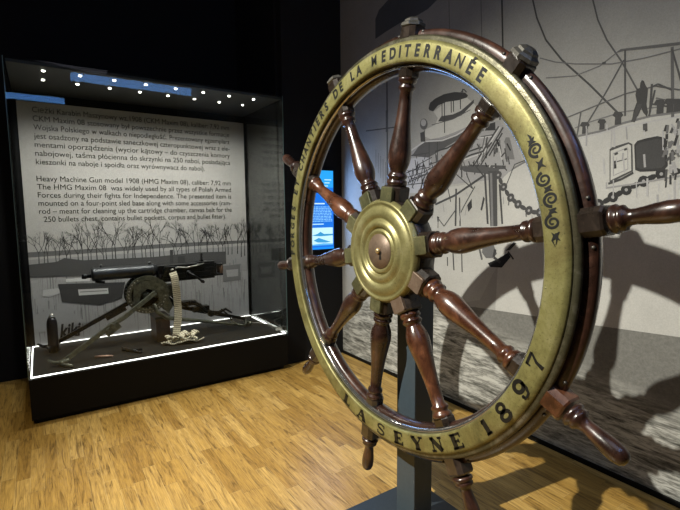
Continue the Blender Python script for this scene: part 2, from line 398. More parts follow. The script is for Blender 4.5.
L_(B_([(360, 400), (372, 452)]), .016, .12)
for k in range(22):                       # marks and rust runs on the pale side
    x = rnd.uniform(404, 560); y = rnd.uniform(190, 240); L_([(x, y), (x+rnd.uniform(-2, 2), y+rnd.uniform(3, 12))], rnd.uniform(.005, .010), rnd.choice((.28, .33, .15)))
# masts and stays
L_([(387, 76), (387.3, 128), (387.3, 220)], .016, .12); L_([(387, 110), (387, 132)], .03, .16); L_([(366, 131), (397, 127)], .010, .14)
for k in range(10): L_([(376+k*2.4, 150+k*3), (376+k*2.4, 168+k*5)], .006, .2)
L_([(449, 0), (450, 46)], .006, .2); L_([(481, -2), (482, 40)], .006, .2); L_([(502, -2), (503, 52), (500, 120)], .012, .08)
def chain(pts, wd=.05, step=.034, col=.05):
    yz = [mp(*p) for p in pts]; k = 0
    for a, b in zip(yz[:-1], yz[1:]):
        d = math.hypot(b[0]-a[0], b[1]-a[1]); n = max(1, int(d/step))
        ty, tz = (b[0]-a[0])/d, (b[1]-a[1])/d
        for i in range(n):
            cy, cz = a[0]+(b[0]-a[0])*(i+.5)/n, a[1]+(b[1]-a[1])*(i+.5)/n; k += 1
            w_ = wd/2 if k % 2 else wd/4; q = []
            for j in range(10):
                t = 2*pi*j/10; u, v = cos(t)*step*.78, sin(t)*w_; q.append((cy+ty*u-tz*v, cz+tz*u+ty*v))
            mpoly(q, col)
            if k % 2: mpoly([(cy+(p[0]-cy)*.3, cz+(p[1]-cz)*.3) for p in q], .3)
chain([(497, 172), (502, 184), (509, 196), (520, 206), (532, 212), (548, 213)], .06, col=.09)
chain([(594, 206), (604, 202), (622, 192), (640, 183), (655, 176), (668, 172), (684, 171)], .06, .034)
# wires over the sky
L_([(532, -4), (537, 18), (546, 40), (562, 60), (590, 85), (621, 116)], .010, .10)
L_([(592, -4), (598, 20), (607, 40), (622, 62), (643, 100)], .008, .14)
L_([(540, 58), (555, 62), (575, 64), (612, 64), (645, 58), (680, 49)], .006, .2)
L_([(546, 78), (575, 76), (600, 66), (619, 51)], .006, .2)
L_([(587, 124), (604, 96), (624, 60)], .008, .13)
L_([(566, 118), (583, 111), (625, 94), (656, 86)], .007, .16)
L_([(575, 128), (590, 122), (622, 112), (680, 104)], .006, .22)
L_([(656, 86), (680, 90)], .007, .12); L_([(656, 98), (680, 103)], .006, .15)
P_([(616, 53), (621, 49), (650, 45.5), (680, 42), (680, 45), (650, 48.5), (624, 51)], .16)
L_([(625.2, 50), (625.2, 116)], .009, .12); L_([(672.3, 47), (672.8, 117)], .013, .16); L_([(672, 49), (682, 84)], .008, .12)
L_([(655, 90), (649, 116)], .008, .1); L_([(652, 87), (658, 84), (672, 90)], .008, .1); L_([(652, 104), (671, 107)], .008, .1)
L_([(581, 112), (577, 137)], .008, .15); L_([(652, 84), (650, 112)], .010, .1)
L_([(604, 62), (604, 64)], .02, .1)
# mushroom vents and bollards along the deck
for x, y, s in ((585, 134, 1), (602, 130, .9), (618, 125, 1.1), (560, 143, .8), (660, 114, 1.2), (670, 113, 1.2), (677, 112, 1.1)):
    P_([(x-3*s, y), (x-2.5*s, y-7*s), (x-5*s, y-8.5*s), (x-3*s, y-12*s), (x+3*s, y-12*s), (x+5*s, y-9*s), (x+3*s, y-7*s), (x+3*s, y-1)], .09)
# sailor on deck
P_([(632, 120), (634, 110), (637, 102), (635.5, 95), (637, 89), (640, 88), (640.5, 83), (642, 80), (644, 81), (645.5, 85), (648, 89), (647.5, 96), (646.5, 104), (648, 112), (647, 117), (643, 112), (641.5, 108), (638, 116)], .08)
L_([(633, 122), (640, 104)], .02, .1)
# open door flap and dark window on the hull
def C_(pts): return [(570+x/3.78, 80+y/3.78) for x, y in pts]
P_(C_([(150, 262), (160, 254), (222, 235), (236, 242), (238, 345), (160, 385), (150, 394)]), .10); P_(C_([(154, 268), (222, 242), (231, 248), (232, 342), (160, 376), (154, 380)]), (.48, .48, .45))
P_(C_([(162, 276), (220, 254), (221, 338), (163, 364)]), .30); P_(C_([(165, 279), (217, 258), (218, 335), (166, 359)]), (.49, .49, .46))
L_(C_([(166, 312), (216, 298)]), .006, .1); L_(C_([(170, 305), (171, 335)]), .014, .06); L_(C_([(168, 282), (182, 276)]), .012, .08); L_(C_([(205, 264), (216, 260)]), .012, .08); L_(C_([(145, 392), (195, 375), (240, 350)]), .012, .08)
P_(C_([(243, 245), (255, 230), (290, 220), (330, 212), (355, 217), (366, 228), (370, 325), (355, 342), (320, 345), (265, 347), (247, 340)]), .06)
P_(C_([(250, 250), (262, 237), (330, 222), (355, 228), (360, 320), (345, 333), (268, 337), (253, 330)]), .085)
L_(C_([(284, 165), (285, 195)]), .02, .1); L_(C_([(278, 180), (292, 178)]), .01, .12)
L_([(606, 188), (634, 184), (680, 176)], .009, .28)
for k in range(30):
    x = rnd.uniform(584, 679); y = rnd.choice((124, 150, 178, 190)) + rnd.uniform(0, 10); L_([(x, y), (x+rnd.uniform(-1, 1), y+rnd.uniform(5, 22))], rnd.uniform(.004, .010), rnd.uniform(.3, .5))
for k in range(30):
    x = rnd.uniform(666, 679); y = rnd.uniform(118, 178); L_([(x, y), (x+rnd.uniform(-5, 5), y+rnd.uniform(3, 12))], rnd.uniform(.006, .016), rnd.choice((.06, .1, .2, .35)))
# the part of the picture right of the photograph: hull goes on with a few ports
for k in range(6): 
    y = .4-k*.5; mpoly([(y+.08*cos(t*pi/8), 1.5+.08*sin(t*pi/8)) for t in range(16)], .06)
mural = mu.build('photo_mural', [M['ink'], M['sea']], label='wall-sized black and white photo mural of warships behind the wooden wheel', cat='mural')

# ------------------------------------------------------------------ glass display case
CX0, CX1, CY0, CY1, CZ0, CZ1 = -.135, 1.882, 3.742, 4.66, .345, 2.51
case = thing('display_case', (.87, 4.2, 0), 'large black-plinth glass display case lit by white strips, holding the machine gun', 'display case')
b = MB(); b.box((CX0, CY0, .035), (CX1, CY1, CZ0-.012)); b.box((CX0+.03, CY0+.03, 0), (CX1-.03, CY1-.02, .035)); b.build('plinth', M['case_black'], case, .003)
MB().box((CX0+.03, CY0+.03, CZ0-.012), (CX1-.03, CY1-.03, CZ0)).build('deck', M['case_deck'], case)
b = MB(); b.box((CX0+.012, CY0+.012, CZ1-.02), (CX1-.012, CY1, CZ1+.0)); b.build('case_top', M['case_top'], case)
MB().box((CX0, CY1-.02, CZ0-.012), (CX1, CY1, CZ1-.02)).build('back_board', M['case_black'], case)
def strip(a, b_): MB().box(a, b_).build('light_strip', M['led'], case)
z = CZ0-.004
strip((CX0+.012, CY0+.008, z), (CX1-.012, CY0+.015, CZ0+.004)); strip((CX0+.012, CY1-.040, z), (CX1-.012, CY1-.030, CZ0+.004))
strip((CX0+.012, CY0+.020, z), (CX0+.020, CY1-.04, CZ0+.004)); strip((CX1-.020, CY0+.020, z), (CX1-.012, CY1-.04, CZ0+.004))
for nm, a, b_ in (('front_pane', (CX0, CY0, CZ0-.012), (CX1, CY0+.006, CZ1+.01)), ('side_pane', (CX0, CY0+.007, CZ0-.012), (CX0+.006, CY1, CZ1+.01)), ('side_pane', (CX1-.006, CY0+.007, CZ0-.012), (CX1, CY1, CZ1+.01))):
    MB().box(a, b_).build(nm, M['glass'], case)
for x in (CX0-.002, CX1-.002): MB().box((x, CY0-.002, CZ0-.012), (x+.004, CY0+.002, CZ1+.01)).build('glass_edge', M['glass_edge'], case)
proto = None
for y in (3.868, 4.128):
    for k in range(8):
        x = .087 + k*.2245
        m_ = MB(); m_.lathe((0, 0, 0), (0, 0, -1), [(0, .011), (.004, .011), (.006, .009)], 12); 
        o = m_.build('downlight', M['led_dot'], case, origin=(0, 0, 0)) if proto is None else proto.copy()
        if proto is None: proto = o
        else: COL.objects.link(o)
        o.location = Vector((x, y, CZ1-.02)) - case.location
for x in (.2, .65, 1.1, 1.55):
    lamp('case_downlight', 'SPOT', (x, 3.95, CZ1-.05), (x, 4.2, .3), 52, (1, .955, .88), .05, 150, 1.0)

# ------------------------------------------------------------------ information panel at the back of the case
PY = 4.628
PX0, PX1, PZ1 = -.10, 1.86, 2.42
pn = MB(); _pl = [0]
def ppoly(xz, col):
    _pl[0] += 1; y = PY - .0003 - _pl[0]*.0000012; pn.poly([(x, y, z) for x, z in xz], 0, col)
def pq(px, py): p = hit(px, py, 1, PY); return (p.x, p.z)
def Q_(pts, col): ppoly([pq(*p) for p in pts], col)
def pline(a, b_, wa, wb, col):
    dx, dz = b_[0]-a[0], b_[1]-a[1]; L = math.hypot(dx, dz) or 1e-6; nx, nz = -dz/L/2, dx/L/2
    ppoly([(a[0]+nx*wa, a[1]+nz*wa), (a[0]-nx*wa, a[1]-nz*wa), (b_[0]-nx*wb, b_[1]-nz*wb), (b_[0]+nx*wb, b_[1]+nz*wb)], col)
pn.box((PX0, PY, CZ0), (PX1, PY+.01, PZ1), 0, (.34, .335, .32))
rt = random.Random(11)
ppoly([(PX0, 1.10), (PX1, 1.12), (PX1, CZ0+.001), (PX0, CZ0+.001)], .26)           # water
ppoly([(PX0, 1.165), (.5, 1.17), (1.1, 1.185), (PX1, 1.18), (PX1, 1.15), (.9, 1.14), (PX0, 1.12)], .12)   # far bank
ppoly([(PX0, .92), (.3, .95), (.9, .93), (PX1, .84), (PX1, .345), (PX0, .345)], .31)
for k in range(260):                      # vertical reflections of the trees in the water
    x = rt.uniform(PX0, PX1); zt = rt.uniform(.55, 1.0); pline((x, zt), (x+rt.uniform(-.01, .01), zt-rt.uniform(.05, .3)), rt.uniform(.003, .012), .002, rt.uniform(.14, .28))
def tree(x, z, h, rr):
    def br(p, ang, L, wd, n):
        q = (p[0]+sin(ang)*L, p[1]+cos(ang)*L); pline(p, q, wd, wd*.6, rt.uniform(.03, .09))
        if n == 0: return
        for k in range(rr.choice((2, 3))): br(q, ang+rr.uniform(-.55, .55), L*rr.uniform(.55, .8), wd*.62, n-1)
    br((x, z), rr.uniform(-.05, .05), h*.38, .010, 4)
for k in range(46):
    x = PX0+.06+k*(PX1-PX0-.1)/45 + rt.uniform(-.02, .02)
    if 1.02 < x < 1.08 or .5 < x < .54: continue
    tree(x, 1.0+rt.uniform(0, .05), rt.uniform(.24, .40), rt)
# boats and sheds along the shore
ppoly([(PX0, 1.06), (.1, 1.07), (.16, 1.10), (.3, 1.07), (.9, 1.06), (1.3, 1.08), (1.62, 1.07), (1.62, .94), (1.2, .90), (.8, .88), (.3, .93), (PX0, .95)], .07)
Q_([(43, 290), (58, 288), (62, 292), (50, 297), (43, 296)], .42); Q_([(58, 284), (125, 282), (122, 298), (100, 305), (62, 302)], .05)
Q_([(78, 289.5), (108, 288), (108.5, 293.5), (79, 295.5)], .48); Q_([(66, 279), (90, 277), (90, 281), (66, 282)], .55); Q_([(80, 291.5), (107, 290), (107, 291), (80, 292.5)], .2)
Q_([(169.8, 250), (172.8, 249.7), (173.4, 265), (170, 265)], .05); Q_([(177.5, 256.5), (185, 256), (185.5, 264), (178, 264)], .05)
Q_([(222, 266), (240, 264), (240.5, 280), (223, 282)], .16); Q_([(226, 270), (238, 269), (238, 276), (227, 277)], .3)
ppoly([(PX0, .62), (.02, .66), (.2, .60), (.3, .50), (PX0, .46)], .30)
panel = pn.build('information_panel', M['panel_ink'], case, label='grey printed panel with Polish and English text above a wintry riverside photograph')
def text_xz(mb, line, x0, x1, zb, size, y, offset=0.0, shear=0, stretch=True):
    vs, fs = glyphs(line, 1.0, offset, shear)
    if not vs: return
    a = min(v[0] for v in vs); b_ = max(v[0] for v in vs); k = (x1-x0)/(b_-a) if stretch else size
    mb.add([(x0+(v[0]-a)*k, y, zb+v[1]*size) for v in vs], [f for f in fs])
PL = ["Ciężki Karabin Maszynowy wz.1908 (CKM Maxim 08), kaliber: 7,92 mm", "CKM Maxim 08 stosowany był powszechnie przez wszystkie formacje",
      "Wojska Polskiego w walkach o niepodległość. Prezentowany egzemplarz", "jest osadzony na podstawie saneczkowej czteropunktowej wraz z ele-",
      "mentami oporządzenia (wycior kątowy – do czyszczenia komory", "nabojowej, taśma płócienna do skrzynki na 250 naboi, posiadająca", "kieszonki na naboje i spoidła oraz wyrównywacz do naboi)."]
EN = ["Heavy Machine Gun model 1908 (HMG Maxim 08), caliber: 7,92 mm", "The HMG Maxim 08  was widely used by all types of Polish Armed", "Forces during their fights for Independence. The presented item is",
      "mounted on a four-point sled base along with some accessories (ram-", "rod – meant for cleaning up the cartridge chamber, canvas belt for the", "250 bullets chest, contains bullet pockets, corpus and bullet fitter)."]
M['text'] = plain('print_black', (.03, .028, .022), .7)
tb = MB()
for i, s in enumerate(PL): text_xz(tb, s, .005, (1.70 if i < 6 else 1.43), 2.335-i*.0715, .066, PY-.004, .0)
tb.build('polish_text', M['text'], panel)
tb = MB()
for i, s in enumerate(EN): text_xz(tb, s, .0 if i < 5 else .03, (1.70 if i < 5 else 1.635), 1.765-i*.069, .066, PY-.004, .0)
tb.build('english_text', M['text'], panel)
tb = MB(); text_xz(tb, "kiki", .085, .25, .395, .17, PY-.004, .03, .2); tb.build('lettering', M['black_paint'], panel)

# ------------------------------------------------------------------ machine gun (stands on its sled)
GY = 4.20
def g(px, py, Y=GY): return hit(px, py, 1, Y)
def gz(px, py, z=CZ0): return hit(px, py, 2, z)
gun = thing('machine_gun', (.9, GY, .9), 'heavy machine gun with fat black water jacket resting on the sled mount', 'machine gun')
b = MB(); b.lathe((.325, GY, .955), (1, 0, 0), [(0, .035), (.004, .052), (.02, .058), (.03, .055), (.46, .055), (.465, .060), (.485, .060), (.49, .052), (.51, .048)], 32); 
b.build('water_jacket', M['jacket'], gun)
b = MB(); b.lathe((.255, GY, .945), (1, 0, 0), [(0, .012), (0, .020), (.03, .022), (.035, .016), (.075, .016)], 16); b.cyl((.35, GY-.02, .90), (.42, GY-.03, .885), .012); b.build('muzzle', M['gun'], gun)
MB().cyl((.40, GY+.01, 1.0), (.40, GY+.01, 1.03), .010).build('filler_cap', M['gun'], gun)
MB().cyl((.78, GY, .985), (.78, GY, 1.03), .014).build('filler_cap', M['gun'], gun)
b = MB(); b.box((.835, GY-.05, .845), (1.34, GY+.05, .985)); b.box((.84, GY-.056, .955), (1.20, GY+.056, .992)); b.box((1.20, GY-.045, .985), (1.345, GY+.045, 1.002)); b.box((.85, GY-.06, .875), (1.3, GY-.05, .915))
for k in range(7): b.cyl((.88+k*.065, GY-.056, .86), (.88+k*.065, GY-.050, .86), .006, 8)
b.box((1.25, GY-.055, .86), (1.33, GY+.055, .95)); b.build('receiver', M['gun'], gun, .004)
b = MB(); b.box((.875, GY-.085, .90), (.985, GY+.075, .968)); b.box((.885, GY-.10, .945), (.975, GY-.02, .985)); b.build('feed_block', M['gun'], gun, .004)
b = MB(); b.tube([(.93, GY-.105, .955), (1.0, GY-.075, .972), (1.08, GY-.068, .962), (1.16, GY-.066, .975), (1.24, GY-.06, .99)], [.008, .007, .006, .007, .005]); b.build('feed_lever', M['gun_bright'], gun)
b = MB(); b.cyl((1.10, GY-.05, .91), (1.10, GY-.082, .91), .022); b.tube([(1.10, GY-.08, .91), (1.16, GY-.085, .87), (1.20, GY-.088, .835)], .010); b.lathe((1.20, GY-.088, .835), (.7, 0, -.5), [(-.01, .008), (.01, .018), (.03, .014), (.04, 0.0)], 12); b.build('crank_handle', M['gun'], gun)
b = MB(); b.box((1.225, GY-.01, 1.0), (1.25, GY+.01, 1.02)); b.box((1.232, GY-.012, 1.01), (1.240, GY+.012, 1.085)); b.box((1.228, GY-.018, 1.065), (1.244, GY+.018, 1.078)); b.build('rear_sight', M['gun'], gun, .001)
b = MB(); b.box((1.34, GY-.05, .86), (1.36, GY+.05, .985)); b.box((1.36, GY-.055, .955), (1.42, GY+.055, .975)); b.box((1.36, GY-.055, .862), (1.42, GY+.055, .880)); b.build('grip_frame', M['gun'], gun, .003)
for s in (-1, 1):
    MB().lathe((1.408, GY+s*.042, .875), (0, 0, 1), [(0, .010), (.01, .015), (.04, .018), (.06, .018), (.085, .013), (.09, .010)], 14).build('grip', M['box_brown'], gun)

gun.location.z += .03
sled = thing('sled_mount', (.8, GY, CZ0), 'green-grey steel sled mount with splayed legs under the gun', 'gun mount')
rc = Vector((.735, GY-.075, .785))
def arc3(c, r, a0, a1, n, y): return [Vector((c.x+r*cos(a0+(a1-a0)*k/n), y, c.z+r*sin(a0+(a1-a0)*k/n))) for k in range(n+1)]
for yy in (GY-.075, GY+.075):
    b = MB()
    R0, R1 = .128, .165
    n = 40; vs = []; fs = []
    for k in range(n):
        a = 2*pi*k/n
        for (r_, y_) in ((R0, yy-.008), (R1, yy-.008), (R1, yy+.008), (R0, yy+.008)): vs.append((rc.x+r_*cos(a), y_, rc.z+r_*sin(a)))
    for k in range(n):
        l = (k+1) % n
        for j in range(4): fs.append((k*4+j, k*4+(j+1) % 4, l*4+(j+1) % 4, l*4+j))
    b.add(vs, fs)
    for k in range(22):
        a = radians(120+k*11); b.cyl((rc.x+.15*cos(a), yy-.012, rc.z+.15*sin(a)), (rc.x+.15*cos(a), yy-.006, rc.z+.15*sin(a)), .006, 8, 1)
    b.build('elevating_ring', [M['gun_worn'], M['gun_bright']], sled)
MB().lathe((rc.x, GY+.05, rc.z), (0, 1, 0), [(0, .132), (.01, .132)], 40).build('ring_plate', M['gun'], sled)
b = MB()   # cradle plates rising to carry the gun
for yy in (GY-.085, GY+.069):
    pts = [(.62, .70), (.63, .86), (.70, .905), (.86, .90), (.90, .86), (.91, .74), (.94, .66), (.90, .60), (.84, .68), (.82, .80), (.74, .84), (.68, .80), (.66, .70)]
    n = len(pts); vs = [(x, yy, z) for x, z in pts]+[(x, yy+.016, z) for x, z in pts]
    b.add(vs, [tuple(range(n)), tuple(range(2*n-1, n-1, -1))]+[(k, (k+1) % n, n+(k+1) % n, n+k) for k in range(n)])
b.cyl((.86, GY-.09, .82), (.86, GY+.09, .82), .022); b.cyl((.74, GY-.08, .765), (.74, GY+.08, .765), .03)
b.box((.80, GY-.06, .845-.10), (1.0, GY+.06, .845)); b.build('cradle', M['gun_worn'], sled, .002)
def flatbar(mb, pts, wz, wy):
    for a, c in zip(pts[:-1], pts[1:]):
        a = Vector(a); c = Vector(c); mb.obox((a+c)/2, c-a, Vector((0, 1, 0)), (c-a).length/2+wz*.15, wy/2, wz/2)
foot1 = gz(62, 366); foot2 = gz(50, 350)
b = MB(); top = Vector((.79, GY-.11, .80)); f1 = Vector((foot1.x, foot1.y, CZ0+.025)); flatbar(b, [top, top.lerp(f1, .35)+Vector((0, 0, -.012)), top.lerp(f1, .5), f1], .036, .03)
b.obox(top.lerp(f1, .52)+Vector((.02, 0, -.02)), f1-top, Vector((0, 1, 0)), .06, .02, .03); b.cyl(top.lerp(f1, .5)+Vector((0, -.03, 0)), top.lerp(f1, .5)+Vector((0, .03, 0)), .02); b.build('front_leg', M['gun_worn'], sled, .003)
b = MB(); top = Vector((.70, GY+.11, .74)); f2 = Vector((foot2.x, foot2.y, CZ0+.03)); flatbar(b, [top, top.lerp(f2, .5), f2], .034, .03); b.obox(top.lerp(f2, .3)+Vector((.02, 0, -.02)), f2-top, Vector((0, 1, 0)), .09, .018, .02); b.build('front_leg', M['gun'], sled, .003)
for f, mt in ((f1, 'gun_worn'), (f2, 'gun')):
    b = MB(); b.tube([f+Vector((.05, -.03, .02)), f, f+Vector((-.05, .02, .004)), f+Vector((-.085, .03, .03))], [.014, .02, .014, .008]); b.tube([f+Vector((-.02, 0, 0)), f+Vector((.03, -.05, -.01)), f+Vector((.07, -.085, -.014))], [.014, .014, .009]); b.cyl(f+Vector((0, -.03, 0)), f+Vector((0, .03, 0)), .016); b.build('foot', M[mt], sled)
# rear arms
b = MB(); pts = [Vector((.78, GY-.10, .70)), Vector((.80, GY-.10, .63)), Vector((.88, GY-.10, .565)), Vector((1.05, GY-.09, .52)), Vector((1.25, GY-.07, .47)), Vector((1.45, GY-.05, .415)), Vector((1.56, GY-.04, .385))]
b.tube(pts, [.024, .026, .028, .024, .021, .018, .014], 10, flat=.7); b.tube([(1.56, GY-.04, .385), (1.62, GY-.04, .37), (1.66, GY, .375), (1.68, GY+.08, .39)], .010); b.build('rear_arm', M['gun_worn'], sled)
b = MB(); pts = [Vector((.90, GY+.10, .74)), Vector((1.02, GY+.10, .62)), Vector((1.2, GY+.11, .55)), Vector((1.45, GY+.13, .47)), Vector((1.7, GY+.14, .39))]
b.tube(pts, [.024, .022, .02, .02, .014], 10, flat=.7); b.build('rear_arm', M['gun'], sled)
b = MB(); b.box((1.05, GY+.02, .62), (1.18, GY+.10, .665)); b.box((1.15, GY+.02, .55), (1.3, GY+.10, .60)); b.tube([(1.12, GY, .66), (1.2, GY, .62), (1.26, GY, .55), (1.38, GY+.02, .52), (1.46, GY+.03, .545), (1.52, GY+.03, .50)], [.018, .022, .016, .018, .014, .01]); b.cyl((1.30, GY-.03, .53), (1.30, GY+.06, .53), .03); b.tube([(1.40, GY-.02, .56), (1.46, GY-.02, .50), (1.50, GY-.02, .44)], .008)
b.tube([(.95, GY, .76), (1.0, GY, .68), (1.08, GY+.02, .63)], .018); b.build('elevating_gear', M['gun'], sled, .002)
b = MB(); b.cyl((1.56, GY-.06, .383), (1.56, GY+.16, .383), .012); b.build('cross_bar', M['gun_worn'], sled)
MB().cyl((1.70, GY-.02, .372), (1.70, GY+.18, .372), .014).build('cross_bar', M['gun_worn'], sled)

# belt
belt = thing('cartridge_belt', (.92, 4.08, CZ0), 'cream canvas cartridge belt hanging from the gun to a heap on the deck', 'cartridge belt')
cl = [Vector((.945, 4.09, .965)), Vector((.955, 4.075, .93)), Vector((.962, 4.07, .86)), Vector((.968, 4.07, .76)), Vector((.972, 4.07, .66)), Vector((.968, 4.06, .56)), Vector((.950, 4.05, .47)), Vector((.938, 4.03, .40)), Vector((.94, 4.02, .362))]
def resample(pts, n):
    ds = [0]
    for a, c in zip(pts[:-1], pts[1:]): ds.append(ds[-1]+(c-a).length)
    out = []
    for k in range(n+1):
        t = ds[-1]*k/n; i = max(j for j in range(len(ds)) if ds[j] <= t+1e-9); i = min(i, len(pts)-2)
        out.append(pts[i].lerp(pts[i+1], (t-ds[i])/(ds[i+1]-ds[i])))
    return out, ds[-1]
def ribbon(mb, pts, hw, th=.006, side=Vector((1, 0, 0)), st=.017):
    pp, L = resample(pts, max(2, int(sum((c-a).length for a, c in zip(pts[:-1], pts[1:]))/st)))
    for i, (a, c) in enumerate(zip(pp[:-1], pp[1:])):
        mb.obox((a+c)/2, c-a, side, (c-a).length/2*1.02, hw, th, 0 if i % 3 else 0)
        mb.obox(a, c-a, side, .0022, hw*1.01, th*1.15, 1)
b = MB(); ribbon(b, cl, .031); b.build('hanging_belt', [M['canvas'], M['canvas_dark']], belt)
rb = random.Random(5); b = MB()
cx, cy = .97, 3.985
for k in range(9):
    a0 = rb.uniform(0, pi); pts = []; ln = rb.uniform(.10, .17); px_, py_ = cx+rb.uniform(-.08, .10), cy+rb.uniform(-.05, .05); zz = CZ0+.008+k*.0085
    for j in range(6):
        t = j/5-.5; pts.append(Vector((px_+cos(a0)*t*ln*1.4, py_+sin(a0)*t*ln*.7, zz+.012*sin(j*1.7+k))))
    ribbon(b, pts, .026, .005, Vector((-sin(a0), cos(a0), .3)))
b.build('belt_heap', [M['canvas'], M['canvas_dark']], belt)

# ammunition chest
c0 = gz(166, 342); ab = thing('ammunition_chest', (.86, 4.22, CZ0), 'small brown ammunition chest standing behind the canvas belt', 'chest')
MB().box((.80, 4.16, CZ0), (.92, 4.40, CZ0+.20)).build('chest_body', M['box_brown'], ab, .004)
MB().box((.795, 4.155, CZ0+.20), (.925, 4.405, CZ0+.222)).build('chest_lid', M['box_dark'], ab, .003)
MB().tube([(.86, 4.22, CZ0+.222), (.86, 4.23, CZ0+.25), (.86, 4.33, CZ0+.25), (.86, 4.34, CZ0+.222)], .005).build('chest_handle', M['gun_bright'], ab)

# shell standing at the left
sh = thing('artillery_shell', (.035, 4.35, CZ0), 'black artillery shell with pale tip standing upright at the case left', 'shell')
q = gz(54, 352); sh.location = (q.x, q.y, CZ0)
b = MB(); b.lathe((q.x, q.y, CZ0), (0, 0, 1), [(0, .036), (.01, .040), (.05, .040), (.055, .042), (.07, .042), (.075, .039), (.24, .039), (.27, .034), (.292, .024)], 24); b.build('shell_body', M['shell'], sh)
b = MB(); b.lathe((q.x, q.y, CZ0+.292), (0, 0, 1), [(0, .023), (.015, .019), (.032, .010), (.036, 0)], 20); b.build('fuse_tip', M['gun_bright'], sh)

# loose tools on the deck
def dk(px, py, h=0): v = gz(px, py); v.z = CZ0+h; return v
a, c = dk(95, 358, .010), dk(112, 357, .010)
b = MB(); b.cyl(a, c, .009); b.cyl(c, c+(c-a).normalized()*.01, .006, 12, 0, .003)
b.build('cartridge_tool', M['pink'], label='pinkish metal rod lying alone on the case deck near the front', cat='tool', origin=a)
pl = thing('pliers', dk(132, 352), 'small dark pliers lying open on the case deck', 'pliers')
for s in (-1, 1):
    b = MB(); a = dk(122, 350+s*1.6, .010); m_ = dk(131, 352, .012); c = dk(142, 352+s*-1.8, .010); b.tube([a, a.lerp(m_, .5)+Vector((0, s*.006, .003)), m_, c], [.007, .009, .013, .007]); b.build('plier_arm', M['gun'], pl)
tl = thing('angled_tool', dk(270, 328), 'bent metal hand tool at the right end of the case deck', 'tool')
b = MB(); b.tube([dk(243, 324, .012), dk(258, 324, .012), dk(268, 326, .015), dk(276, 330, .02), dk(280, 331, .012)], [.006, .007, .008, .010, .012]); b.build('tool_shaft', M['gun_bright'], tl)
b = MB(); a = dk(279, 331, .02); b.obox(a, Vector((.6, -.4, 0)), Vector((0, 1, 0)), .03, .03, .016); b.build('tool_head', M['gun_bright'], tl, .004)
rg = random.Random(9)
rod = MB(); rod.cyl(dk(232, 319, .01), dk(262, 316, .01), .007); rod.cyl(dk(262, 316, .01), dk(264, 316, .01), .011)
rod.build('cleaning_rod', M['gun_bright'], label='thin bright cleaning rod lying behind the rear arm of the sled', cat='rod', origin=dk(245, 318))

# ------------------------------------------------------------------ blue information screen on the black wall
scr = thing('information_screen', (2.40, YW, 1.5), 'tall glowing blue information screen on the black wall between case and mural', 'screen')
MB().box((2.12, YW-.022, 1.09), (2.482, YW, 1.905)).build('screen_frame', M['case_black'], scr, .004)
def screen_mat():
    m = NT('screen_glow'); a = m.node('ShaderNodeAttribute'); a.attribute_name = 'ink'; m.set(Base_Color=(0, 0, 0), Emission_Color=a.outputs['Color'], Emission_Strength=1.15, Roughness=.3); return m.mat
b = MB(); sx0, sx1, sy = 2.14, 2.462, YW-.0225
_k = [0]
def sp_(pts, col): 
    _k[0] += 1; b.poly([(x, sy-_k[0]*.0001, z) for x, z in pts], 0, col)
def sr(x0, z0, x1, z1, col): sp_([(x0, z0), (x1, z0), (x1, z1), (x0, z1)], col)
sr(sx0, 1.11, sx1, 1.885, (.005, .16, .72)); sr(sx0, 1.72, sx1, 1.885, (.02, .36, .9)); sr(sx0, 1.11, sx1, 1.13, (.0, .25, .9))
for k in range(3): sr(2.36, 1.79-k*.03, 2.44-k*.02, 1.80-k*.03, (.5, .8, 1))
sr(2.20, 1.555, 2.36, 1.567, (.6, .85, 1))
for k in range(10):
    x = 2.18
    while x < 2.43:
        wd = rg.uniform(.01, .035); sr(x, 1.525-k*.0155, min(x+wd, 2.44), 1.532-k*.0155, (.30, .68, 1)); x += wd+.007
sr(2.20, 1.355, 2.34, 1.365, (.5, .8, 1))
sr(2.20, 1.15, 2.445, 1.325, (.55, .85, .95))
sp_([(2.20, 1.25), (2.27, 1.265), (2.30, 1.285), (2.34, 1.262), (2.445, 1.26), (2.445, 1.245), (2.30, 1.24)], (.03, .30, .6))
sp_([(2.22, 1.20), (2.28, 1.225), (2.34, 1.205), (2.42, 1.18), (2.36, 1.175), (2.27, 1.18)], (.04, .32, .65))
sp_([(2.20, 1.15), (2.445, 1.15), (2.445, 1.163), (2.33, 1.17), (2.20, 1.16)], (.1, .45, .85))
b.build('screen_display', screen_mat(), scr)

# blue light boxes hanging at the far end behind the viewer (the case glass mirrors them)
for x0, x1, z0, z1, lab in ((.58, 2.92, 3.70, 3.84, 'long blue light box hanging high, mirrored in the case glass top'), (-.6, .47, 3.30, 3.40, 'shorter blue light box hanging lower, mirrored in the case glass at left')):
    t = thing('blue_light_box', ((x0+x1)/2, -1.5, z0), lab, 'light box')
    MB().box((x0-.02, -1.56, z0-.02), (x1+.02, -1.51, z1+.02)).build('housing', M['case_black'], t)
    MB().box((x0, -1.51, z0), (x1, -1.50, z1)).build('light_face', M['blue_light'], t)
    for x in (x0+.15, x1-.15): MB().cyl((x, -1.535, z1+.02), (x, -1.535, 5.2), .004, 8).build('hanger', M['case_black'], t)

# ------------------------------------------------------------------ stand
PW = Vector((1.1726, 1.4673, 1.3254)); OFF = 9.1
st = thing('wheel_stand', (1.385, 1.475, 0), 'dark grey square post on a flat steel base plate carrying the wheel', 'stand')
MB().box((1.13, 1.205, 0), (1.64, 1.745, .012)).build('base_plate', M['plate'], st, .002)
MB().box((1.33, 1.415, .012), (1.44, 1.535, 1.40)).build('post', M['post'], st, .003)
MB().lathe((1.30, PW.y, PW.z), (1, 0, 0), [(0, .05), (.03, .05), (.03, .035), (.04, .035)], 24).build('axle', M['steel'], st)

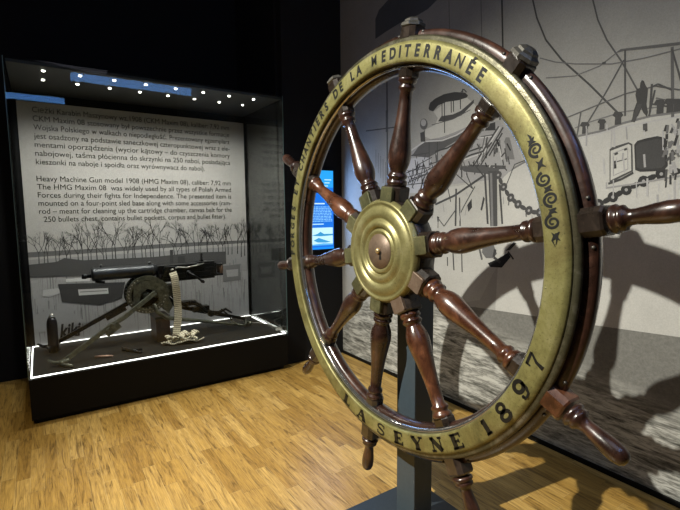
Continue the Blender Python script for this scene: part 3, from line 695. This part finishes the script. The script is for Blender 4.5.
# ------------------------------------------------------------------ the ship's wheel
wh = thing('ship_wheel', tuple(PW), 'large ten-spoked wooden ship wheel with lettered brass rim on a grey post', 'ship wheel')
AX = Vector((1, 0, 0))
def wp(r, a, d): a = radians(a); return PW + Vector((d, -r*cos(a), r*sin(a)))
def ring(prof, seg=160, name='', mat=None, parent=wh):
    b = MB(); b.lathe(PW, AX, prof, seg, closed=True, cap=False); return b.build(name, mat, parent)
bring = ring([(.004, .737), (.0005, .742), (0, .748), (0, .797), (.002, .803), (.009, .812), (.013, .814), (.018, .812), (.018, .737)], 180, 'brass_ring', M['brass'])
ring([(.016, .752), (.016, .823), (.020, .832), (.030, .834), (.035, .828), (.036, .800), (.050, .800), (.050, .745), (.024, .742)], 160, 'middle_felloe', M['felloe'])
rp = [(.040, .728), (.045, .718), (.056, .712), (.072, .711), (.088, .716), (.098, .726), (.100, .742), (.100, .835), (.095, .852), (.082, .856), (.066, .860), (.054, .857), (.047, .846), (.046, .835), (.046, .78)]
ring(rp, 160, 'wooden_rim', M['wood'])
ring([(.018+.012+.012*cos(radians(t)), .733+.011*sin(radians(t))) for t in range(0, 360, 30)], 160, 'inner_moulding', M['polished'])

def ring_text(mb, ch, r0, ang, size, width, offset, d=-.0008, top=True, stretch=None):
    vs, fs = glyphs(ch, 1.0, offset) if isinstance(ch, str) else ch
    if not vs: return
    x0 = min(v[0] for v in vs); x1 = max(v[0] for v in vs); xc = (x0+x1)/2
    out = []
    for v in vs:
        x = (v[0]-xc)*width; y = v[1]*size
        if top: r = r0+y; a = ang - math.degrees(x/(r0+size*.35))
        else: r = r0-y; a = ang + math.degrees(x/(r0-size*.35))
        out.append(wp(r, a, d))
    mb.add(out, fs)
txt = "FORGES ET CHANTIERS DE LA MEDITERRANÉE"
b = MB(); a0, a1 = 184.6, 49.2
adv = {'I': .55, 'M': 1.25, ' ': .85}
ws = [adv.get(ch, 1.0)*(1.07 if i > 24 else .97) for i, ch in enumerate(txt)]; cum = []; t = 0
for x in ws: cum.append(t+x/2); t += x
for ch, c_ in zip(txt, cum):
    if ch == ' ': continue
    c_ = (c_-cum[0])/(cum[-1]-cum[0]); ring_text(b, ch, .757, a0+(a1-a0)*c_, .057, .048 if ch == 'M' else .051, .02 if ch in 'MN' else .044)
b.build('engraved_motto', M['black_paint'], bring)
# slab-serif capitals and figures drawn as strokes
def stroke(pts, w_):
    vs = []; fs = []
    n = len(pts)
    for i, p in enumerate(pts):
        a = pts[max(i-1, 0)]; c = pts[min(i+1, n-1)]; dx, dy = c[0]-a[0], c[1]-a[1]; L = math.hypot(dx, dy) or 1
        wd = w_[i] if isinstance(w_, list) else w_
        vs += [(p[0]-dy/L*wd/2, p[1]+dx/L*wd/2, 0), (p[0]+dy/L*wd/2, p[1]-dx/L*wd/2, 0)]
    for i in range(n-1): fs.append((2*i, 2*i+1, 2*i+3, 2*i+2))
    return vs, fs
def el(cx, cy, rx, ry, a0, a1, n=18): return [(cx+rx*cos(radians(a0+(a1-a0)*k/n)), cy+ry*sin(radians(a0+(a1-a0)*k/n))) for k in range(n+1)]
H, h = .34, .17
SL = {
 'L': [([(.25, 0), (.25, 1)], H), ([(.05, .95), (.45, .95)], h), ([(0, .05), (.8, .05)], h), ([(.76, 0), (.76, .32)], .1)],
 'A': [([(.12, .05), (.47, 1)], .11), ([(.45, 1), (.83, .05)], H), ([(.25, .35), (.7, .35)], h), ([(-.02, .05), (.3, .05)], h), ([(.6, .05), (1, .05)], h)],
 'S': [([(.74, .66), (.74, .95)], .1), (el(.42, .73, .28, .22, 30, 250), .15), ([(.25, .60), (.6, .42)], .2), (el(.42, .27, .29, .22, 70, -150), .15), ([(.1, .05), (.1, .34)], .1)],
 'E': [([(.25, 0), (.25, 1)], H), ([(.03, .95), (.8, .95)], h), ([(.03, .05), (.82, .05)], h), ([(.3, .5), (.6, .5)], h), ([(.77, .7), (.77, 1)], .1), ([(.79, 0), (.79, .3)], .1), ([(.6, .36), (.6, .64)], .09)],
 'Y': [([(.12, .95), (.48, .45)], H), ([(.84, .95), (.5, .45)], .11), ([(.48, .5), (.48, 0)], H), ([(-.02, .95), (.34, .95)], h), ([(.64, .95), (1, .95)], h), ([(.27, .05), (.7, .05)], h)],
 'N': [([(.17, 0), (.17, 1)], .1), ([(.1, .98), (.82, .04)], H), ([(.8, 1), (.8, 0)], .1), ([(-.02, .95), (.3, .95)], h), ([(0, .05), (.34, .05)], h), ([(.64, .95), (.97, .95)], h)],
 '1': [([(.32, 0), (.32, 1)], H), ([(.1, .05), (.56, .05)], h), ([(.12, .78), (.32, .95)], .12)],
 '8': [(el(.38, .74, .25, .21, 0, 360, 24), .2), (el(.38, .27, .30, .22, 0, 360, 24), .22)],
 '9': [(el(.38, .68, .28, .27, 0, 360, 24), .22), ([(.66, .7), (.64, .35), (.5, .1), (.3, .05), (.12, .12)], [.18, .17, .14, .12, .16]), (el(.17, .2, .05, .05, 0, 360, 8), .1)],
 '7': [([(.05, .92), (.75, .92)], .17), ([(.74, .92), (.42, .45), (.34, 0)], [.1, .16, .22]), ([(.08, .68), (.08, 1)], .1)],
}
def slab(ch):
    vs = []; fs = []
    for pts, w_ in SL[ch]:
        v, f = stroke(pts, w_); n = len(vs); vs += v; fs += [tuple(n+i for i in q_) for q_ in f]
    return vs, fs
b = MB()
for ch, a, sc in zip("LASEYNE1897", (-108.7, -99.8, -89.3, -80.8, -72.3, -64.1, -55.9, -44.0, -36.7, -28.4, -20.6), (1.12, 1.2, 1.2, 1.22, 1.22, 1.22, 1.22, 1.2, 1.4, 1.4, 1.3)):
    ring_text(b, slab(ch), .773+.0205*sc, a, .041*sc, (.056 if ch.isalpha() else .048)*sc, 0, top=False)
b.build('engraved_date', M['black_paint'], bring)
# scroll ornament on the right of the ring
b = MB(); nn = [0]
def orn(pts, w_):                       # pts as (angle along ring, radial offset)
    nn[0] += 1; pp = [((5+(a-4.2)*.87)*.0135, r) for a, r in pts]; v, f = stroke(pp, w_)
    b.add([wp(.775+y, x/.0135, -.0008-nn[0]*.00003) for x, y, _ in v], f)
def spiral(ac, rc_, R_, turns, a0, sgn, w0):
    pts = []
    for k in range(30):
        t = k/29; th = a0+sgn*turns*2*pi*t; rr = R_*(1-.82*t); pts.append((ac+rr*cos(th)/.0135, rc_+rr*sin(th)))
    orn(pts, [w0*(1-.5*k/29) for k in range(30)])
for ac, sg in ((28.0, 1), (20.4, -1), (15.4, 1), (10.0, -1)):
    spiral(ac, .003*sg, .0235, 1.6, (pi if sg > 0 else 0), sg, .009)
for (a, c) in ((31, 29.6), (25.4, 23.0), (18.6, 17.2), (13.2, 12.0), (7.6, 5.6)):
    orn([(a, .013), ((a+c)/2, .0), (c, -.012)], [.002, .014, .002]); orn([(a, -.010), ((a+c)/2, .0), (c, .014)], [.001, .010, .001])
orn([(32.5, 0), (31.4, .004), (30.4, 0)], [.001, .008, .002]); orn([(7.4, .002), (6.4, .006), (4.6, 0)], [.003, .006, .001]); orn([(7, -.004), (5.6, -.009), (4.2, -.001)], [.002, .004, .001])
b.build('scroll_ornament', M['black_paint'], bring)
# small screws on the ring
for k in range(20): MB().lathe(wp(.7475, OFF+18*k+5, .0002), (-1, 0, 0), [(0, .0028), (.001, .002)], 8).build('ring_screw', M['green_brass'], bring)

# hub
hp = [(.03, .0), (.03, .215), (.020, .218), (.014, .217), (.008, .213), (.0, .209), (-.003, .203), (0.0, .197), (.004, .192), (.0, .186), (-.006, .176), (-.009, .160), (-.007, .148), (.001, .141), (.003, .137), (-.004, .130), (-.010, .122), (-.012, .112), (-.006, .103), (.003, .099), (.003, .094), (-.004, .090), (-.006, .084), (-.001, .078), (.001, .072), (.001, .0)]
hub = MB().lathe(PW, AX, hp, 96).build('hub_disc', M['brass_hub'], wh)
MB().lathe(PW, AX, [(.0015, .0), (.0015, .074), (-.002, .073), (-.002, .0)], 64).build('centre_plate', M['bronze_and_lit_brass'], hub)
b = MB(); b.lathe(wp(.004, 150, -.002), (-1, 0, 0), [(0, .013), (.006, .013), (.012, .008), (.013, 0)], 16); b.build('keyhole_knob', M['gold'], hub)
b = MB()
kc = wp(.014, -60, -.0026)
b.poly([kc+Vector((0, -.009*cos(t*pi/8), .009*sin(t*pi/8)+.006)) for t in range(16)]); kc2 = kc+Vector((-.0003, 0, 0)); b.poly([kc2+Vector((0, .004, .002)), kc2+Vector((0, -.004, .002)), kc2+Vector((0, -.008, -.022)), kc2+Vector((0, .006, -.022))])
b.build('keyhole', M['black_paint'], hub)
MB().lathe(PW, AX, [(.02, .19), (.02, .212), (.035, .22), (.10, .22), (.11, .21), (.11, .06), (.16, .055)], 80, cap=True).build('hub_drum', M['wood_dark'], wh)

D = .056
def axis(a): return Vector((0, -cos(radians(a)), sin(radians(a))))
inner = [(.272, .040), (.288, .043), (.294, .041), (.300, .033), (.306, .039), (.314, .041), (.320, .036), (.326, .031), (.336, .034), (.36, .043), (.385, .0465), (.41, .0455), (.45, .040), (.50, .033), (.55, .028), (.60, .0255), (.640, .025), (.648, .033), (.656, .034), (.663, .028), (.668, .028), (.674, .036), (.684, .038), (.690, .036)]
outer = [(.898, .030), (.903, .038), (.912, .039), (.917, .031), (.922, .034), (.930, .034), (.936, .026), (.944, .021), (.955, .0205), (.975, .0225), (1.0, .026), (1.025, .028), (1.047, .027), (1.063, .022), (1.071, .013), (1.073, 0)]
def rect_prism(mb, a, r0, r1, hw, d0, d1, mi=0, ch=.25):
    """chamfered bar along the spoke direction"""
    ax = axis(a); t = Vector((0, -sin(radians(a))*-1, 0)); t = ax.cross(AX)
    c = (d0+d1)/2; hd = (d1-d0)/2; k = min(hw, hd)*ch*2
    sec = [(-hw, -hd+k), (-hw+k, -hd), (hw-k, -hd), (hw, -hd+k), (hw, hd-k), (hw-k, hd), (-hw+k, hd), (-hw, hd-k)]
    vs = []
    for r_, s in ((r0, .94), (r0+.006, 1), (r1-.006, 1), (r1, .9)):
        for u, v in sec: vs.append(PW + ax*r_ + t*u*s + AX*(c+v*s))
    fs = [tuple(range(8)), tuple(range(31, 23, -1))]
    for j in range(3):
        for i in range(8): fs.append((j*8+i, (j+1)*8+i, (j+1)*8+(i+1) % 8, j*8+(i+1) % 8))
    mb.add(vs, fs, mi)
for k in range(10):
    a = OFF+36*k; ax = axis(a); wood = M['wood_red'] if k in (8, 9, 4) else M['wood']
    sock = MB(); rect_prism(sock, a, .205, .272, .050, .012, .104, 0, .22); so = sock.build('spoke_socket', M['wood_dark'], wh)
    pb = MB(); rect_prism(pb, a, .200, .268, .035, .003, .020, 0, .12); pb.build('socket_plate', M['bronze_and_lit_brass'] if k in (8, 9) else M['green_brass'], so)  # lower right plates: brass with pinkish red light put into the colour
    b = MB(); b.lathe(PW+AX*D, ax, inner, 28); b.build('spoke', wood, wh)
    b = MB(); rect_prism(b, a, .688, .724, .038, .026, .094, 0, .25); b.build('spoke_collar', M['wood_dark'], wh)
    b = MB(); rect_prism(b, a, .824, .872 if k in (1, 2, 3) else .892, .040, .018, .100, 0, .2); blk = b.build('rim_block', M['wood_red'] if k == 9 else M['wood_dark'], wh)
    if k in (1, 2, 3):
        b = MB(); b.lathe(PW+AX*D, ax, [(.868, .036), (.874, .047), (.884, .046), (.891, .035), (.898, .033), (.905, .020), (.907, 0)], 7, smooth=False); b.build('handle_stub', M['steel'], wh)
    else:
        b = MB(); b.lathe(PW+AX*D, ax, outer, 26); b.build('handle', M['wood'], wh)
    # joints of the wooden rim
    for da in (-4.5, 4.5): MB().lathe(wp(.850, a+da, .048), (-1, 0, 0), [(-.004, .006), (.003, .0045)], 10).build('rim_bolt', M['steel'], wh)
